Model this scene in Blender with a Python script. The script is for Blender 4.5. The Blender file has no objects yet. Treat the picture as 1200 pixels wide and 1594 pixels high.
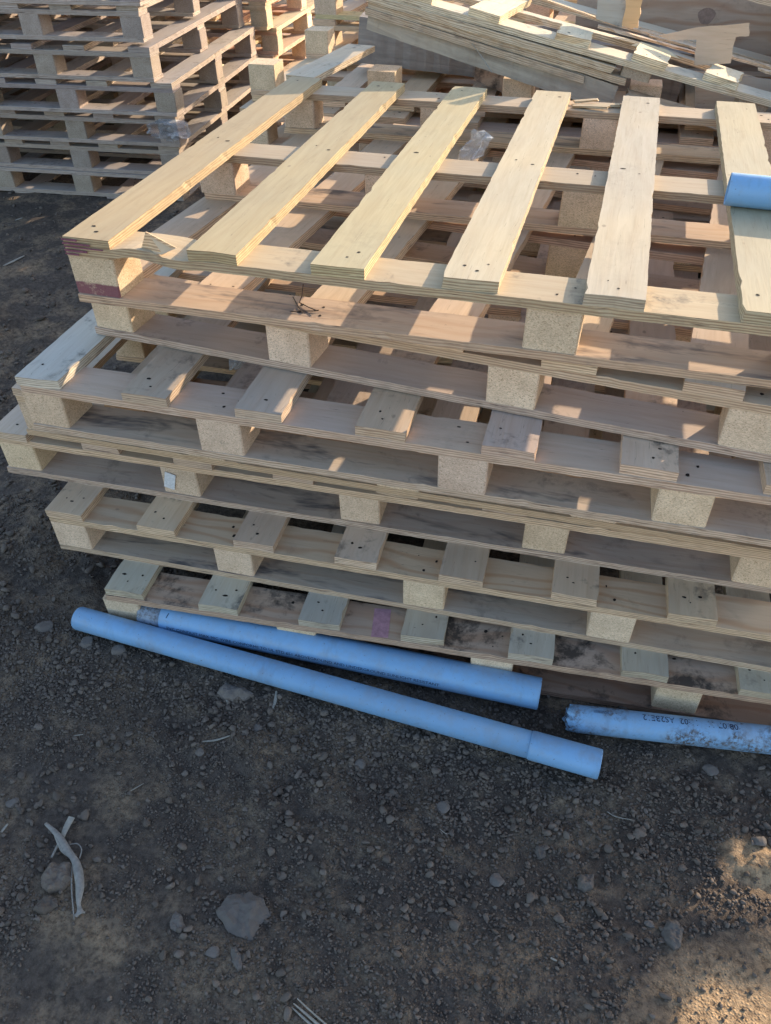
import bpy, math, random
import numpy as np
from mathutils import Vector, Matrix, geometry
from mathutils import noise as mnoise
random.seed(7)
SC = bpy.context.scene
COL = SC.collection

# ------------------------------------------------------------------ camera
CAM = Vector((1.0090, -1.2726, 0.6052))
RT = Vector((0.96382421, 0.26631298, -0.01096793))
UP = Vector((-0.16882744, 0.64181792, 0.74804214))
FW = Vector((-0.20625274, 0.71912944, -0.66356059))
FPX = 1226.37
cd = bpy.data.cameras.new('camera')
cam = bpy.data.objects.new('camera', cd)
COL.objects.link(cam)
m = Matrix((RT, UP, -FW)).transposed().to_4x4()
m.translation = CAM
cam.matrix_world = m
cd.sensor_fit = 'VERTICAL'
cd.sensor_height = 24
cd.lens = 24 * FPX / 1594
cd.clip_start = 0.02
cd.clip_end = 500
SC.camera = cam

# ------------------------------------------------------------------ light
SUN = Vector((1.61, 2.32, 1.0)).normalized()
EL = math.asin(SUN.z)
AZ = math.atan2(SUN.x, SUN.y)
w = bpy.data.worlds.new('World')
SC.world = w
w.use_nodes = True
nt = w.node_tree
bg = nt.nodes['Background']
sky = nt.nodes.new('ShaderNodeTexSky')
sky.sky_type = 'NISHITA'
sky.sun_disc = False
sky.sun_elevation = EL
sky.sun_rotation = AZ
sky.air_density = 1.0
sky.dust_density = 1.5
sky.ozone_density = 1.0
nt.links.new(sky.outputs[0], bg.inputs[0])
bg.inputs[1].default_value = 0.15
sl = bpy.data.lights.new('sun', 'SUN')
sl.energy = 3.0
sl.angle = math.radians(0.4)
sl.color = (1.0, 0.82, 0.60)
so = bpy.data.objects.new('sun', sl)
so.rotation_euler = SUN.to_track_quat('Z', 'Y').to_euler()
so.location = (4, 6, 4)
COL.objects.link(so)
SC.view_settings.view_transform = 'Standard'
SC.view_settings.look = 'None'
SC.view_settings.gamma = 1
SC.view_settings.exposure = 1.42


def at(px, py, z):
    d = FW + RT * ((px - 600) / FPX) - UP * ((py - 797) / FPX)
    return CAM + d * ((z - CAM.z) / d.z)


def aty(px, py, y):
    d = FW + RT * ((px - 600) / FPX) - UP * ((py - 797) / FPX)
    return CAM + d * ((y - CAM.y) / d.y)


# ------------------------------------------------------------------ node helpers
class NT:
    def __init__(s, name):
        s.m = bpy.data.materials.new(name)
        s.m.use_nodes = True
        s.t = s.m.node_tree
        s.b = s.t.nodes['Principled BSDF']
        s.b.inputs['Specular IOR Level'].default_value = 0.25

    def n(s, typ, **kw):
        nd = s.t.nodes.new('ShaderNode' + typ)
        for k, v in kw.items():
            setattr(nd, k, v)
        return nd

    def l(s, a, b):
        s.t.links.new(a, b)

    def val(s, x, sock):
        if isinstance(x, (int, float)):
            sock.default_value = x
        elif isinstance(x, tuple):
            sock.default_value = x if len(x) == len(sock.default_value) else (*x, 1)
        else:
            s.l(x, sock)

    def math(s, op, a, b=0.0, c=None, clamp=False):
        nd = s.n('Math', operation=op, use_clamp=clamp)
        s.val(a, nd.inputs[0])
        s.val(b, nd.inputs[1])
        if c is not None:
            s.val(c, nd.inputs[2])
        return nd.outputs[0]

    def vmath(s, op, a, b):
        nd = s.n('VectorMath', operation=op)
        s.val(a, nd.inputs[0])
        s.val(b, nd.inputs[1])
        return nd.outputs[0]

    def mix(s, f, a, b, blend='MIX'):
        nd = s.n('Mix', data_type='RGBA', blend_type=blend)
        s.val(f, nd.inputs[0])
        s.val(a, nd.inputs[6])
        s.val(b, nd.inputs[7])
        return nd.outputs[2]

    def noise(s, vec, scale, detail=3, rough=.55, dist=0, col=False):
        nd = s.n('TexNoise')
        s.l(vec, nd.inputs['Vector'])
        nd.inputs['Scale'].default_value = scale
        nd.inputs['Detail'].default_value = detail
        nd.inputs['Roughness'].default_value = rough
        nd.inputs['Distortion'].default_value = dist
        return nd.outputs[1 if col else 0]

    def ramp(s, x, lo, hi, a=0.0, b=1.0):
        nd = s.n('MapRange', clamp=True)
        s.val(x, nd.inputs[0])
        for i, v in ((1, lo), (2, hi), (3, a), (4, b)):
            nd.inputs[i].default_value = v
        return nd.outputs[0]

    def bump(s, h, strength, dist=.001):
        nd = s.n('Bump')
        nd.inputs['Strength'].default_value = strength
        nd.inputs['Distance'].default_value = dist
        s.l(h, nd.inputs['Height'])
        s.l(nd.outputs[0], s.b.inputs['Normal'])


def make_ply(name, grime=.5, dirt=0.0, band_freq=190.0, streak=.12, darkgap=.55, stain=0.0):
    """plywood: veneer face, glued layers along the edges; the board's own colour comes from the object colour"""
    t = NT(name)
    tc = t.n('TexCoord')
    oi = t.n('ObjectInfo')
    rnd = oi.outputs['Random']
    cmb = t.n('CombineXYZ')
    t.l(t.math('MULTIPLY', rnd, 37.0), cmb.inputs[0])
    t.l(t.math('MULTIPLY', rnd, 91.0), cmb.inputs[1])
    t.l(t.math('MULTIPLY', rnd, 13.0), cmb.inputs[2])
    v = t.vmath('ADD', tc.outputs['Object'], cmb.outputs[0])
    base = oi.outputs['Color']
    # face veneer
    vs = t.vmath('MULTIPLY', v, (3.0, 26.0, 1.0))
    g1 = t.noise(vs, 1.6, 4, .6, 1.2)
    vs2 = t.vmath('MULTIPLY', v, (9.0, 160.0, 1.0))
    g2 = t.noise(vs2, 1.0, 3, .6, .3)
    wv = t.n('TexWave', wave_type='BANDS', bands_direction='Y', wave_profile='SIN')
    t.l(t.vmath('MULTIPLY', v, (.9, 3.2, 1.0)), wv.inputs['Vector'])
    wv.inputs['Scale'].default_value = 2.4
    wv.inputs['Distortion'].default_value = 14.0
    wv.inputs['Detail'].default_value = 2.0
    wv.inputs['Detail Scale'].default_value = 1.1
    f = t.mix(t.ramp(g1, .3, .72), (0.92, 0.90, 0.87, 1), (1.06, 1.06, 1.05, 1))
    f = t.mix(t.ramp(g2, .55, .72, 0, .22), f, (0.66, 0.55, 0.44, 1))
    f = t.mix(t.ramp(wv.outputs[1], .55, 1.0, 0, streak), f, (0.78, 0.58, 0.45, 1))
    tone = t.noise(v, 3.1, 2, .5)
    f = t.mix(t.ramp(tone, .35, .65), f, t.mix(1.0, f, (1.13, 1.08, .98, 1), 'MULTIPLY'))
    face = t.mix(1.0, base, f, 'MULTIPLY')
    # small dark knots
    vo = t.n('TexVoronoi', feature='F1')
    t.l(t.vmath('MULTIPLY', v, (1.0, 1.7, 1.0)), vo.inputs['Vector'])
    vo.inputs['Scale'].default_value = 7.0
    knot = t.ramp(t.math('ADD', vo.outputs[0], t.math('MULTIPLY', t.noise(v, 60, 2), .03)), .045, .075, .75, 0)
    # grey grime blotches and specks
    b1 = t.noise(v, 6.0, 5, .68, .5)
    b2 = t.noise(t.vmath('ADD', v, (5.0, 3.0, 0.0)), 42.0, 4, .7, .2)
    blot = t.math('MULTIPLY', t.ramp(b1, .54, .66), t.ramp(b2, .42, .60))
    blot = t.math('MAXIMUM', blot, t.ramp(b2, .70, .745, 0, .9))
    blot = t.math('MULTIPLY', blot, grime)
    face = t.mix(t.math('MULTIPLY', knot, .55), face, (0.09, 0.06, 0.045, 1))
    face = t.mix(blot, face, (0.055, 0.052, 0.05, 1))
    if stain:
        s1 = t.noise(t.vmath('MULTIPLY', v, (1.6, 7.0, 1.0)), 2.0, 4, .7, .4)
        s2 = t.noise(t.vmath('MULTIPLY', v, (8.0, 60.0, 1.0)), 1.0, 4, .7)
        sm = t.math('MULTIPLY', t.ramp(s1, .53, .64, 0, stain), t.ramp(s2, .30, .62, .35, 1))
        face = t.mix(sm, face, (0.050, 0.052, 0.062, 1))
    # hairline cracks along the grain
    cr = t.noise(t.vmath('MULTIPLY', v, (5.0, 120.0, 1.0)), 1.0, 2, .5, .1)
    face = t.mix(t.ramp(t.math('ABSOLUTE', t.math('SUBTRACT', cr, .33)), 0.0, .008, .55, 0), face, (0.12, 0.085, 0.06, 1))
    if dirt:
        d = t.noise(v, 9.0, 6, .7, .3)
        face = t.mix(t.ramp(d, .62 - dirt * .5, .70 - dirt * .35, 0, .95), face, (0.06, 0.047, 0.038, 1))
    # edge layers
    sx = t.n('SeparateXYZ')
    t.l(tc.outputs['Object'], sx.inputs[0])
    wob = t.noise(t.vmath('MULTIPLY', v, (5.0, 5.0, 60.0)), 1.0, 3, .6)
    zz = t.math('ADD', t.math('MULTIPLY', sx.outputs[2], band_freq), t.math('MULTIPLY', wob, 2.2))
    fr = t.math('FRACT', zz)
    tri = t.math('ABSOLUTE', t.math('SUBTRACT', fr, .5))
    lay = t.ramp(tri, .12, .42)
    en = t.noise(t.vmath('MULTIPLY', v, (60.0, 60.0, 500.0)), 1.0, 3, .6)
    ecol = t.mix(lay, (1.46, 1.38, 1.24, 1), (0.70, 0.55, 0.44, 1))
    ev = t.noise(t.vmath('MULTIPLY', v, (4.0, 4.0, 1.0)), 1.0, 2, .5)
    ecol = t.mix(t.ramp(ev, .35, .65, 0, .45), ecol, (1.0, .88, .76, 1))
    ecol = t.mix(t.ramp(en, .4, .7, 0, .5), ecol, (0.85, 0.76, 0.66, 1))
    edge = t.mix(1.0, base, ecol, 'MULTIPLY')
    gap = t.noise(t.vmath('MULTIPLY', v, (14.0, 14.0, 330.0)), 1.0, 3, .62)
    edge = t.mix(t.ramp(gap, .60, .68, 0, darkgap), edge, (0.055, 0.035, 0.028, 1))
    g3 = t.noise(v, 11.0, 4, .7)
    edge = t.mix(t.ramp(g3, .55, .75, 0, .5 * grime), edge, (0.10, 0.085, 0.075, 1))
    sn = t.n('SeparateXYZ')
    t.l(tc.outputs['Normal'], sn.inputs[0])
    isf = t.ramp(t.math('ABSOLUTE', sn.outputs[2]), .45, .55)
    t.l(t.mix(isf, edge, face), t.b.inputs['Base Color'])
    t.b.inputs['Roughness'].default_value = .72
    h = t.math('ADD', t.math('MULTIPLY', g2, .5), t.math('MULTIPLY', t.math('MULTIPLY', gap, -1.0), t.math('SUBTRACT', 1.0, isf)))
    t.bump(h, .55, .0016)
    return t.m


def make_block(name, band=None):
    t = NT(name)
    tc = t.n('TexCoord')
    oi = t.n('ObjectInfo')
    v = t.vmath('ADD', tc.outputs['Object'], t.vmath('MULTIPLY', oi.outputs['Location'], (3.1, 2.7, 5.3)))
    vo = t.n('TexVoronoi', feature='F1')
    t.l(t.vmath('MULTIPLY', v, (1.0, 1.0, 1.8)), vo.inputs['Vector'])
    vo.inputs['Scale'].default_value = 420.0
    chips = vo.outputs['Color']
    sc = t.n('SeparateColor')
    t.l(chips, sc.inputs[0])
    f = t.mix(t.ramp(sc.outputs[0], .1, .95), (0.84, 0.81, 0.77, 1), (1.14, 1.13, 1.10, 1))
    f = t.mix(t.ramp(sc.outputs[1], .91, .95, 0, .6), f, (0.42, 0.31, 0.22, 1))
    n1 = t.noise(v, 16, 4, .6)
    f = t.mix(t.ramp(n1, .35, .7), f, t.mix(1.0, f, (.80, .77, .74, 1), 'MULTIPLY'))
    c = t.mix(1.0, oi.outputs['Color'], f, 'MULTIPLY')
    n2 = t.noise(v, 30, 5, .72)
    c = t.mix(t.ramp(n2, .66, .74, 0, .5), c, (0.09, 0.075, 0.065, 1))
    if band:
        sx = t.n('SeparateXYZ')
        t.l(tc.outputs['Object'], sx.inputs[0])
        zz = t.math('ADD', sx.outputs[2], t.math('MULTIPLY', t.noise(v, 40, 3), .010))
        isb = t.math('MULTIPLY', t.ramp(zz, -.012, -.009, 1, 0), t.ramp(n2, .36, .50, .35, .92))
        sn = t.n('SeparateXYZ')
        t.l(tc.outputs['Normal'], sn.inputs[0])
        isb = t.math('MULTIPLY', isb, t.ramp(sn.outputs[1], -.6, -.5, 1, 0))
        c = t.mix(isb, c, (0.20, 0.065, 0.085, 1))
    t.l(c, t.b.inputs['Base Color'])
    t.b.inputs['Roughness'].default_value = .85
    t.bump(t.math('ADD', sc.outputs[2], t.math('MULTIPLY', vo.outputs[0], -1.0)), .35, .0012)
    return t.m


def make_plain(name, col, rough=.8, nscale=40, amt=.3, bump=.2, spec=.25, metal=0):
    t = NT(name)
    tc = t.n('TexCoord')
    n = t.noise(tc.outputs['Object'], nscale, 5, .65)
    a = tuple(c * (1 - amt) for c in col) + (1,)
    b = tuple(min(1, c * (1 + amt)) for c in col) + (1,)
    t.l(t.mix(t.ramp(n, .3, .7), a, b), t.b.inputs['Base Color'])
    t.b.inputs['Roughness'].default_value = rough
    t.b.inputs['Specular IOR Level'].default_value = spec
    t.b.inputs['Metallic'].default_value = metal
    if bump:
        t.bump(n, bump, .002)
    return t.m


def make_timber(name):
    t = NT(name)
    tc = t.n('TexCoord')
    oi = t.n('ObjectInfo')
    v = t.vmath('ADD', tc.outputs['Object'], oi.outputs['Location'])
    g = t.noise(t.vmath('MULTIPLY', v, (3.0, 40.0, 40.0)), 1.0, 5, .65, .6)
    b = t.noise(v, 7, 5, .65)
    c = t.mix(t.ramp(g, .35, .65), (.72, .70, .68, 1), (1.12, 1.1, 1.06, 1))
    c = t.mix(t.ramp(b, .5, .7, 0, .6), c, (.55, .50, .47, 1))
    c = t.mix(1.0, oi.outputs['Color'], c, 'MULTIPLY')
    t.l(c, t.b.inputs['Base Color'])
    t.b.inputs['Roughness'].default_value = .88
    t.bump(g, .6, .004)
    return t.m


def make_pipe(name, dirt=.3, col=(0.20, 0.38, 0.60)):
    t = NT(name)
    tc = t.n('TexCoord')
    v = tc.outputs['Object']
    oi = t.n('ObjectInfo')
    v = t.vmath('ADD', v, oi.outputs['Location'])
    n = t.noise(v, 5, 4, .6)
    c = t.mix(t.ramp(n, .3, .7), tuple(x * .90 for x in col) + (1,), tuple(x * 1.08 for x in col) + (1,))
    sc = t.noise(t.vmath('MULTIPLY', v, (6.0, 90.0, 90.0)), 1.0, 4, .65)
    c = t.mix(t.ramp(sc, .60, .74, 0, .22), c, (0.36, 0.44, 0.54, 1))
    vo = t.n('TexVoronoi', feature='SMOOTH_F1')
    t.l(t.vmath('MULTIPLY', v, (3.0, 3.0, 3.0)), vo.inputs['Vector'])
    d1 = t.noise(v, 12, 6, .75, .3)
    d2 = t.noise(v, 95, 5, .75)
    dm = t.math('MULTIPLY', t.ramp(d1, .66 - dirt * .35, .74 - dirt * .25), t.ramp(d2, .42, .56))
    dm = t.math('MULTIPLY', dm, min(1, .35 + dirt))
    c = t.mix(dm, c, (0.085, 0.065, 0.05, 1))
    sm = t.noise(t.vmath('MULTIPLY', v, (14.0, 5.0, 5.0)), 1.0, 4, .7)
    c = t.mix(t.ramp(sm, .56, .72, 0, .38), c, (0.13, 0.14, 0.16, 1))
    du = t.noise(v, 22, 6, .72)
    c = t.mix(t.ramp(du, .45, .75, .0, .42), c, (0.27, 0.25, 0.23, 1))
    sp_ = t.noise(v, 160, 3, .6)
    c = t.mix(t.ramp(sp_, .68, .72, 0, .6), c, (0.10, 0.08, 0.065, 1))
    t.l(c, t.b.inputs['Base Color'])
    t.l(t.ramp(dm, 0, 1, .42, .9), t.b.inputs['Roughness'])
    t.b.inputs['Specular IOR Level'].default_value = .4
    t.bump(t.math('ADD', dm, t.math('MULTIPLY', sc, .15)), .35, .0015)
    return t.m


def make_ground():
    t = NT('dirt_ground')
    tc = t.n('TexCoord')
    v = tc.outputs['Object']
    n1 = t.noise(v, 1.6, 4, .6, .4)
    n2 = t.noise(v, 9, 6, .65, .3)
    n3 = t.noise(v, 70, 6, .72)
    n4 = t.noise(v, 300, 3, .7)
    c = t.mix(t.ramp(n1, .35, .65), (0.092, 0.071, 0.056, 1), (0.128, 0.102, 0.083, 1))
    c = t.mix(t.ramp(n2, .42, .68, 0, .6), c, (0.150, 0.128, 0.110, 1))
    c = t.mix(t.ramp(n3, .36, .58, .75, 0), c, (0.040, 0.031, 0.026, 1))
    c = t.mix(t.ramp(n4, .55, .72, 0, .5), c, (0.17, 0.15, 0.13, 1))
    # sun patches painted into the soil colour; the dry open yard in front
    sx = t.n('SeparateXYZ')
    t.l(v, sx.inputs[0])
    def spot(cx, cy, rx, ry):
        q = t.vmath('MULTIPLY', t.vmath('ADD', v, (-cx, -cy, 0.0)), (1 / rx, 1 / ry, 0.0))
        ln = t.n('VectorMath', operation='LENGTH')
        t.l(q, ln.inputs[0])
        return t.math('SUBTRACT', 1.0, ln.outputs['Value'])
    pale_mask = t.math('MAXIMUM', spot(1.58, -.40, .16, .075), spot(1.62, -.80, .37, .30))
    pale_mask = t.math('MAXIMUM', pale_mask, t.ramp(sx.outputs[1], -1.15, -1.7))
    pale_mask = t.ramp(t.math('ADD', pale_mask, t.math('MULTIPLY', t.math('SUBTRACT', n2, .5), .9)), -.05, .35)
    c = t.mix(t.math('MULTIPLY', pale_mask, .9), c, t.mix(t.ramp(n3, .34, .56), (0.17, 0.115, 0.072, 1), (0.50, 0.345, 0.205, 1)))
    t.l(c, t.b.inputs['Base Color'])
    t.b.inputs['Roughness'].default_value = .95
    t.b.inputs['Specular IOR Level'].default_value = .12
    vo = t.n('TexVoronoi', feature='F1')
    t.l(t.vmath('ADD', v, t.vmath('SCALE', v, (0, 0, 0))), vo.inputs['Vector'])
    vo.inputs['Scale'].default_value = 85.0
    h = t.math('ADD', t.math('MULTIPLY', n3, .9), t.math('MULTIPLY', n4, .35))
    h = t.math('ADD', h, t.math('MULTIPLY', t.ramp(vo.outputs[0], .0, .55, .5, 0), t.ramp(n2, .4, .6)))
    t.bump(h, .9, .008)
    return t.m


def make_stone(name, col, amt=.3):
    t = NT(name)
    tc = t.n('TexCoord')
    ge = t.n('NewGeometry')
    v = tc.outputs['Object']
    n = t.noise(v, 60, 6, .7)
    isl = ge.outputs['Random Per Island']
    c = t.mix(isl, tuple(x * .72 for x in col) + (1,), tuple(x * 1.30 for x in col) + (1,))
    c = t.mix(t.ramp(n, .35, .65, .5, 0), c, tuple(x * .6 for x in col) + (1,))
    t.l(c, t.b.inputs['Base Color'])
    t.b.inputs['Roughness'].default_value = .93
    t.b.inputs['Specular IOR Level'].default_value = .15
    t.bump(n, .5, .003)
    return t.m


M = dict(
    ply=make_ply('plywood', grime=.12, streak=.08),
    plyold=make_ply('weathered_plywood', grime=.75, streak=.10, darkgap=.75),
    plygrain=make_ply('grained_plywood', grime=.30, streak=.60, darkgap=.75),
    plystain=make_ply('stained_plywood', grime=.5, streak=.2, darkgap=.75, stain=.85),
    plydirt=make_ply('muddy_plywood', grime=.8, dirt=.22, streak=.5),
    block=make_block('particle_board'),
    blockp=make_block('particle_board_painted', band=True),
    timber=make_timber('grey_timber'),
    nail=make_plain('nail_hole', (0.022, 0.016, 0.013), .9, bump=0),
    pipe=make_pipe('blue_pvc', .12),
    pipedirt=make_pipe('blue_pvc_muddy', .62, (0.21, 0.39, 0.60)),
    spigot=make_pipe('grubby_pvc', .55, (0.26, 0.32, 0.40)),
    ink=make_plain('print_ink', (0.02, 0.03, 0.06), .7, bump=0),
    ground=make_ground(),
    clod=make_stone('dirt_clods', (0.150, 0.120, 0.098)),
    rock=make_stone('rock', (0.165, 0.140, 0.122)),
    husk=make_plain('dry_husk', (0.26, 0.235, 0.205), .8, 90, .25, .3),
    straw=make_plain('straw', (0.30, 0.27, 0.225), .8, 120, .2, .2),
    wire=make_plain('wire', (0.10, 0.07, 0.05), .5, 120, .3, 0, .5, .6),
    paint=make_plain('purple_paint', (0.20, 0.075, 0.10), .8, 130, .35, .1),
    strap=make_plain('strap', (0.55, 0.50, 0.38), .6, 130, .2, .1),
)
def make_film():
    t = NT('clear_plastic_film')
    t.b.inputs['Base Color'].default_value = (.9, .92, .95, 1)
    t.b.inputs['Roughness'].default_value = .18
    t.b.inputs['Transmission Weight'].default_value = .85
    t.b.inputs['IOR'].default_value = 1.2
    t.b.inputs['Specular IOR Level'].default_value = .8
    return t.m
M['film'] = make_film()


# ------------------------------------------------------------------ object helpers
def mesh(name, vs, fs, mats, fm=None, smooth=False):
    me = bpy.data.meshes.new(name)
    me.from_pydata([tuple(v) for v in vs], [], fs)
    for mm in mats:
        me.materials.append(mm)
    if fm:
        me.polygons.foreach_set('material_index', fm)
    if smooth:
        me.polygons.foreach_set('use_smooth', [True] * len(me.polygons))
    me.update()
    return me


def obj(name, me, parent=None, loc=(0, 0, 0), rot=(0, 0, 0), color=None):
    o = bpy.data.objects.new(name, me)
    COL.objects.link(o)
    o.location = loc
    o.rotation_euler = rot
    if parent:
        o.parent = parent
    if color:
        o.color = (*color, 1)
    return o


def tag(o, label, cat, group=None, kind=None):
    if label:
        o['label'] = label
    if cat:
        o['category'] = cat
    if group:
        o['group'] = group
    if kind:
        o['kind'] = kind
    return o


def board_mesh(L, W, T, mat, nails=(), rag=.0012, warp=.0, seed=0, bumpf=None, nx=None, blocky=False):
    """rectangular board, long axis X, centred on its origin; slightly uneven edges; nail holes dark"""
    r = random.Random(seed)
    nx = nx or max(2, int(L / .022))
    ny = 2
    chips = {(r.randrange(nx + 1), r.choice((0, ny))): r.uniform(.02, .09) for _ in range(int(L * 5))}
    cch = {(i, j): (r.uniform(.002, .010) / L if r.random() < .35 else 0) for i in (0, nx) for j in range(ny + 1)}
    vs = []
    fs = []
    fm = []
    for s in (1, -1):
        for i in range(nx + 1):
            for j in range(ny + 1):
                x = -L / 2 + L * i / nx
                y = -W / 2 + W * j / ny
                if j in (0, ny):
                    y += r.uniform(-rag, rag) * .6
                if i in (0, nx):
                    x += r.uniform(-rag, rag)
                if s == 1 and j in (0, ny) and (i, j) in chips:
                    y *= 1 - chips[(i, j)]
                if i in (0, nx) and (i, j) in cch:
                    x *= 1 - cch[(i, j)]
                z = s * T / 2 + warp * (math.cos(math.pi * x / L) - .6)
                if bumpf:
                    z += bumpf(x, y)
                vs.append((x, y, z))
    n = (nx + 1) * (ny + 1)
    def I(s, i, j):
        return s * n + i * (ny + 1) + j
    for i in range(nx):
        for j in range(ny):
            fs.append((I(0, i, j), I(0, i + 1, j), I(0, i + 1, j + 1), I(0, i, j + 1)))
            fs.append((I(1, i, j), I(1, i, j + 1), I(1, i + 1, j + 1), I(1, i + 1, j)))
        fs.append((I(0, i, 0), I(1, i, 0), I(1, i + 1, 0), I(0, i + 1, 0)))
        fs.append((I(0, i, ny), I(0, i + 1, ny), I(1, i + 1, ny), I(1, i, ny)))
    for j in range(ny):
        fs.append((I(0, 0, j), I(0, 0, j + 1), I(1, 0, j + 1), I(1, 0, j)))
        fs.append((I(0, nx, j), I(1, nx, j), I(1, nx, j + 1), I(0, nx, j + 1)))
    fm = [0] * len(fs)
    for (x, y) in nails:
        x += r.uniform(-.006, .006)
        y += r.uniform(-.006, .006)
        k = len(vs)
        rr = r.uniform(.0016, .0040)
        if r.random() < .22:
            continue
        zt = T / 2 + .0006 + warp * (math.cos(math.pi * x / L) - .6) + (bumpf(x, y) if bumpf else 0)
        ax = r.uniform(.7, 1.8)
        for a in range(7):
            q = 2 * math.pi * a / 7
            e = r.uniform(.75, 1.25)
            vs.append((x + rr * e * math.cos(q), y + rr * e * ax * math.sin(q), zt))
        fs.append(tuple(range(k, k + 7)))
        fm.append(1)
    return mesh('board', vs, fs, [mat, M['nail']], fm)


def block_mesh(sx, sy, sz, mat, seed=0):
    r = random.Random(seed)
    c = .003
    vs = []
    rings = []
    for z, ins in ((-sz / 2, 0), (sz / 2, 0)):
        ring = []
        for (ax, ay) in ((1, -1), (1, 1), (-1, 1), (-1, -1)):
            x0 = ax * sx / 2 + r.uniform(-.001, .001)
            y0 = ay * sy / 2 + r.uniform(-.001, .001)
            if ax * ay < 0:
                pts = [(x0 - ax * c, y0), (x0, y0 - ay * c)]
            else:
                pts = [(x0, y0 - ay * c), (x0 - ax * c, y0)]
            if (ax, ay) in ((1, -1), (-1, 1)):
                pts = [(x0 - ax * c, y0), (x0, y0 - ay * c)]
            for p in pts:
                ring.append(len(vs))
                vs.append((p[0], p[1], z))
        rings.append(ring)
    fs = [tuple(rings[1]), tuple(reversed(rings[0]))]
    for i in range(8):
        j = (i + 1) % 8
        fs.append((rings[0][i], rings[0][j], rings[1][j], rings[1][i]))
    return mesh('block', vs, fs, [mat])


# pallet dimensions
PL, PD = 1.90, 1.266
BW = .1
DT, CT, BH, BT = .021, .018, .080, .0165
PH = DT + CT + BH + BT
PITCH = .249
BX = [.048, .484, .952, 1.385, 1.852]
CY = [.05, .633, 1.216]
DX0 = [i * PITCH for i in range(7)] + [PL - BW]
rj = random.Random(3)


def jit(c, a=.12):
    k = 1 + rj.uniform(-a, a)
    return (c[0] * k * 1.02, c[1] * k * (.975 + rj.uniform(-.022, .012)), c[2] * k * (.985 + rj.uniform(-.06, .05)))


FRESH = (.41, .345, .25)
PALE = (.57, .470, .358)
GREY = (.49, .412, .335)
PINK = (.52, .405, .300)
BROWN = (.30, .215, .165)
TAN = (.56, .455, .33)
BLK = (.76, .61, .43)


def make_pallet(label, loc, yaw, group, deck=PALE, cross=PALE, bottom=PALE, blk=BLK, mats=('ply', 'ply', 'ply'),
                deckx=None, skip_deck=(), skip_blocks=(), skip_bottom=(), skip_cross=(), tilt=(0, 0), invert=False,
                first=None, seed=1, special=None, blockx=None, wd=None, dims=None):
    """top surface of the deck's front left corner is at loc; the Empty stands at the pallet's base"""
    r = random.Random(seed)
    e = bpy.data.objects.new('pallet', None)
    COL.objects.link(e)
    R = Matrix.Rotation(yaw, 4, 'Z') @ Matrix.Rotation(tilt[0], 4, 'X') @ Matrix.Rotation(tilt[1], 4, 'Y')
    down = R @ Vector((0, 0, -PH))
    e.matrix_world = Matrix.Translation(Vector(loc) + down) @ R
    tag(e, label, 'pallet', group)
    def Z(z0, t):          # z of a layer centre above the base
        z = z0 + t / 2
        return PH - z if invert else z
    zb, zk, zc, zd = Z(0, BT), Z(BT, BH), Z(BT + BH, CT), Z(BT + BH + CT, DT)
    dx = deckx or DX0
    bx = blockx or BX
    special = special or {}
    for k, y in enumerate(CY):
        if k not in skip_bottom:
            nl = [(b - PL / 2 + a, c) for b in bx for a in (-.02, .02) for c in (-.015, .02)]
            obj('bottom_board', special.get(('bottom', k)) or board_mesh(PL, BW, BT, M[mats[2]], nl, seed=r.random(), warp=r.uniform(-.001, .002)), e, (PL / 2, y, zb),
                (0, 0, r.uniform(-.003, .003)), jit(bottom[k] if isinstance(bottom, list) else bottom))
        if k not in skip_cross:
            nl = [(b - PL / 2 + a, c) for b in bx for a, c in ((-.02, .02), (.022, .01), (0, -.02))]
            obj('cross_board', special.get(('cross', k)) or board_mesh(PL, BW, CT, M[mats[1]], nl, seed=r.random(), warp=r.uniform(-.001, .001)), e, (PL / 2, y, zc),
                (0, 0, r.uniform(-.003, .003)), jit(cross[k] if isinstance(cross, list) else cross))
        for i, b in enumerate(bx):
            if (k, i) in skip_blocks:
                continue
            obj('block', special.get(('block', k, i)) or block_mesh(.097, .095, BH, M['block'], r.random()), e,
                (b + r.uniform(-.004, .004), y + r.uniform(-.003, .003), zk), (0, 0, r.uniform(-.03, .03)), jit(blk))
    for i, x in enumerate(dx):
        if i in skip_deck:
            continue
        nl = [(-.57, -.022), (-.575, .02), (-.595, .0), (-.012, -.02), (.008, .015), (.57, -.02), (.585, .015)]
        ww = BW if not wd else wd[i]
        obj('deck_board', special.get(('deck', i)) or board_mesh(PD, ww, DT, M[mats[0]], nl[1 if r.random() < .5 else 0:], seed=r.random(), warp=r.uniform(-.0008, .0008)), e,
            (x + ww / 2, PD / 2 + r.uniform(-.003, .003), zd), (0, 0, math.pi / 2 + r.uniform(-.003, .003)),
            jit(deck[i] if isinstance(deck, list) else deck))
    return e


def copy_thing(o, label, loc, yaw):
    c = o.copy()
    COL.objects.link(c)
    c.location = loc
    c.rotation_euler = (0, 0, yaw)
    c['label'] = label
    for ch in list(o.children):
        d = ch.copy()
        COL.objects.link(d)
        d.parent = c
        d.color = tuple(v * random.uniform(.9, 1.08) for v in list(ch.color)[:3]) + (1,)
        for g in list(ch.children):
            h = g.copy()
            COL.objects.link(h)
            h.parent = d
    return c


# ------------------------------------------------------------------ ground
GZ = -.9485


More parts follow.
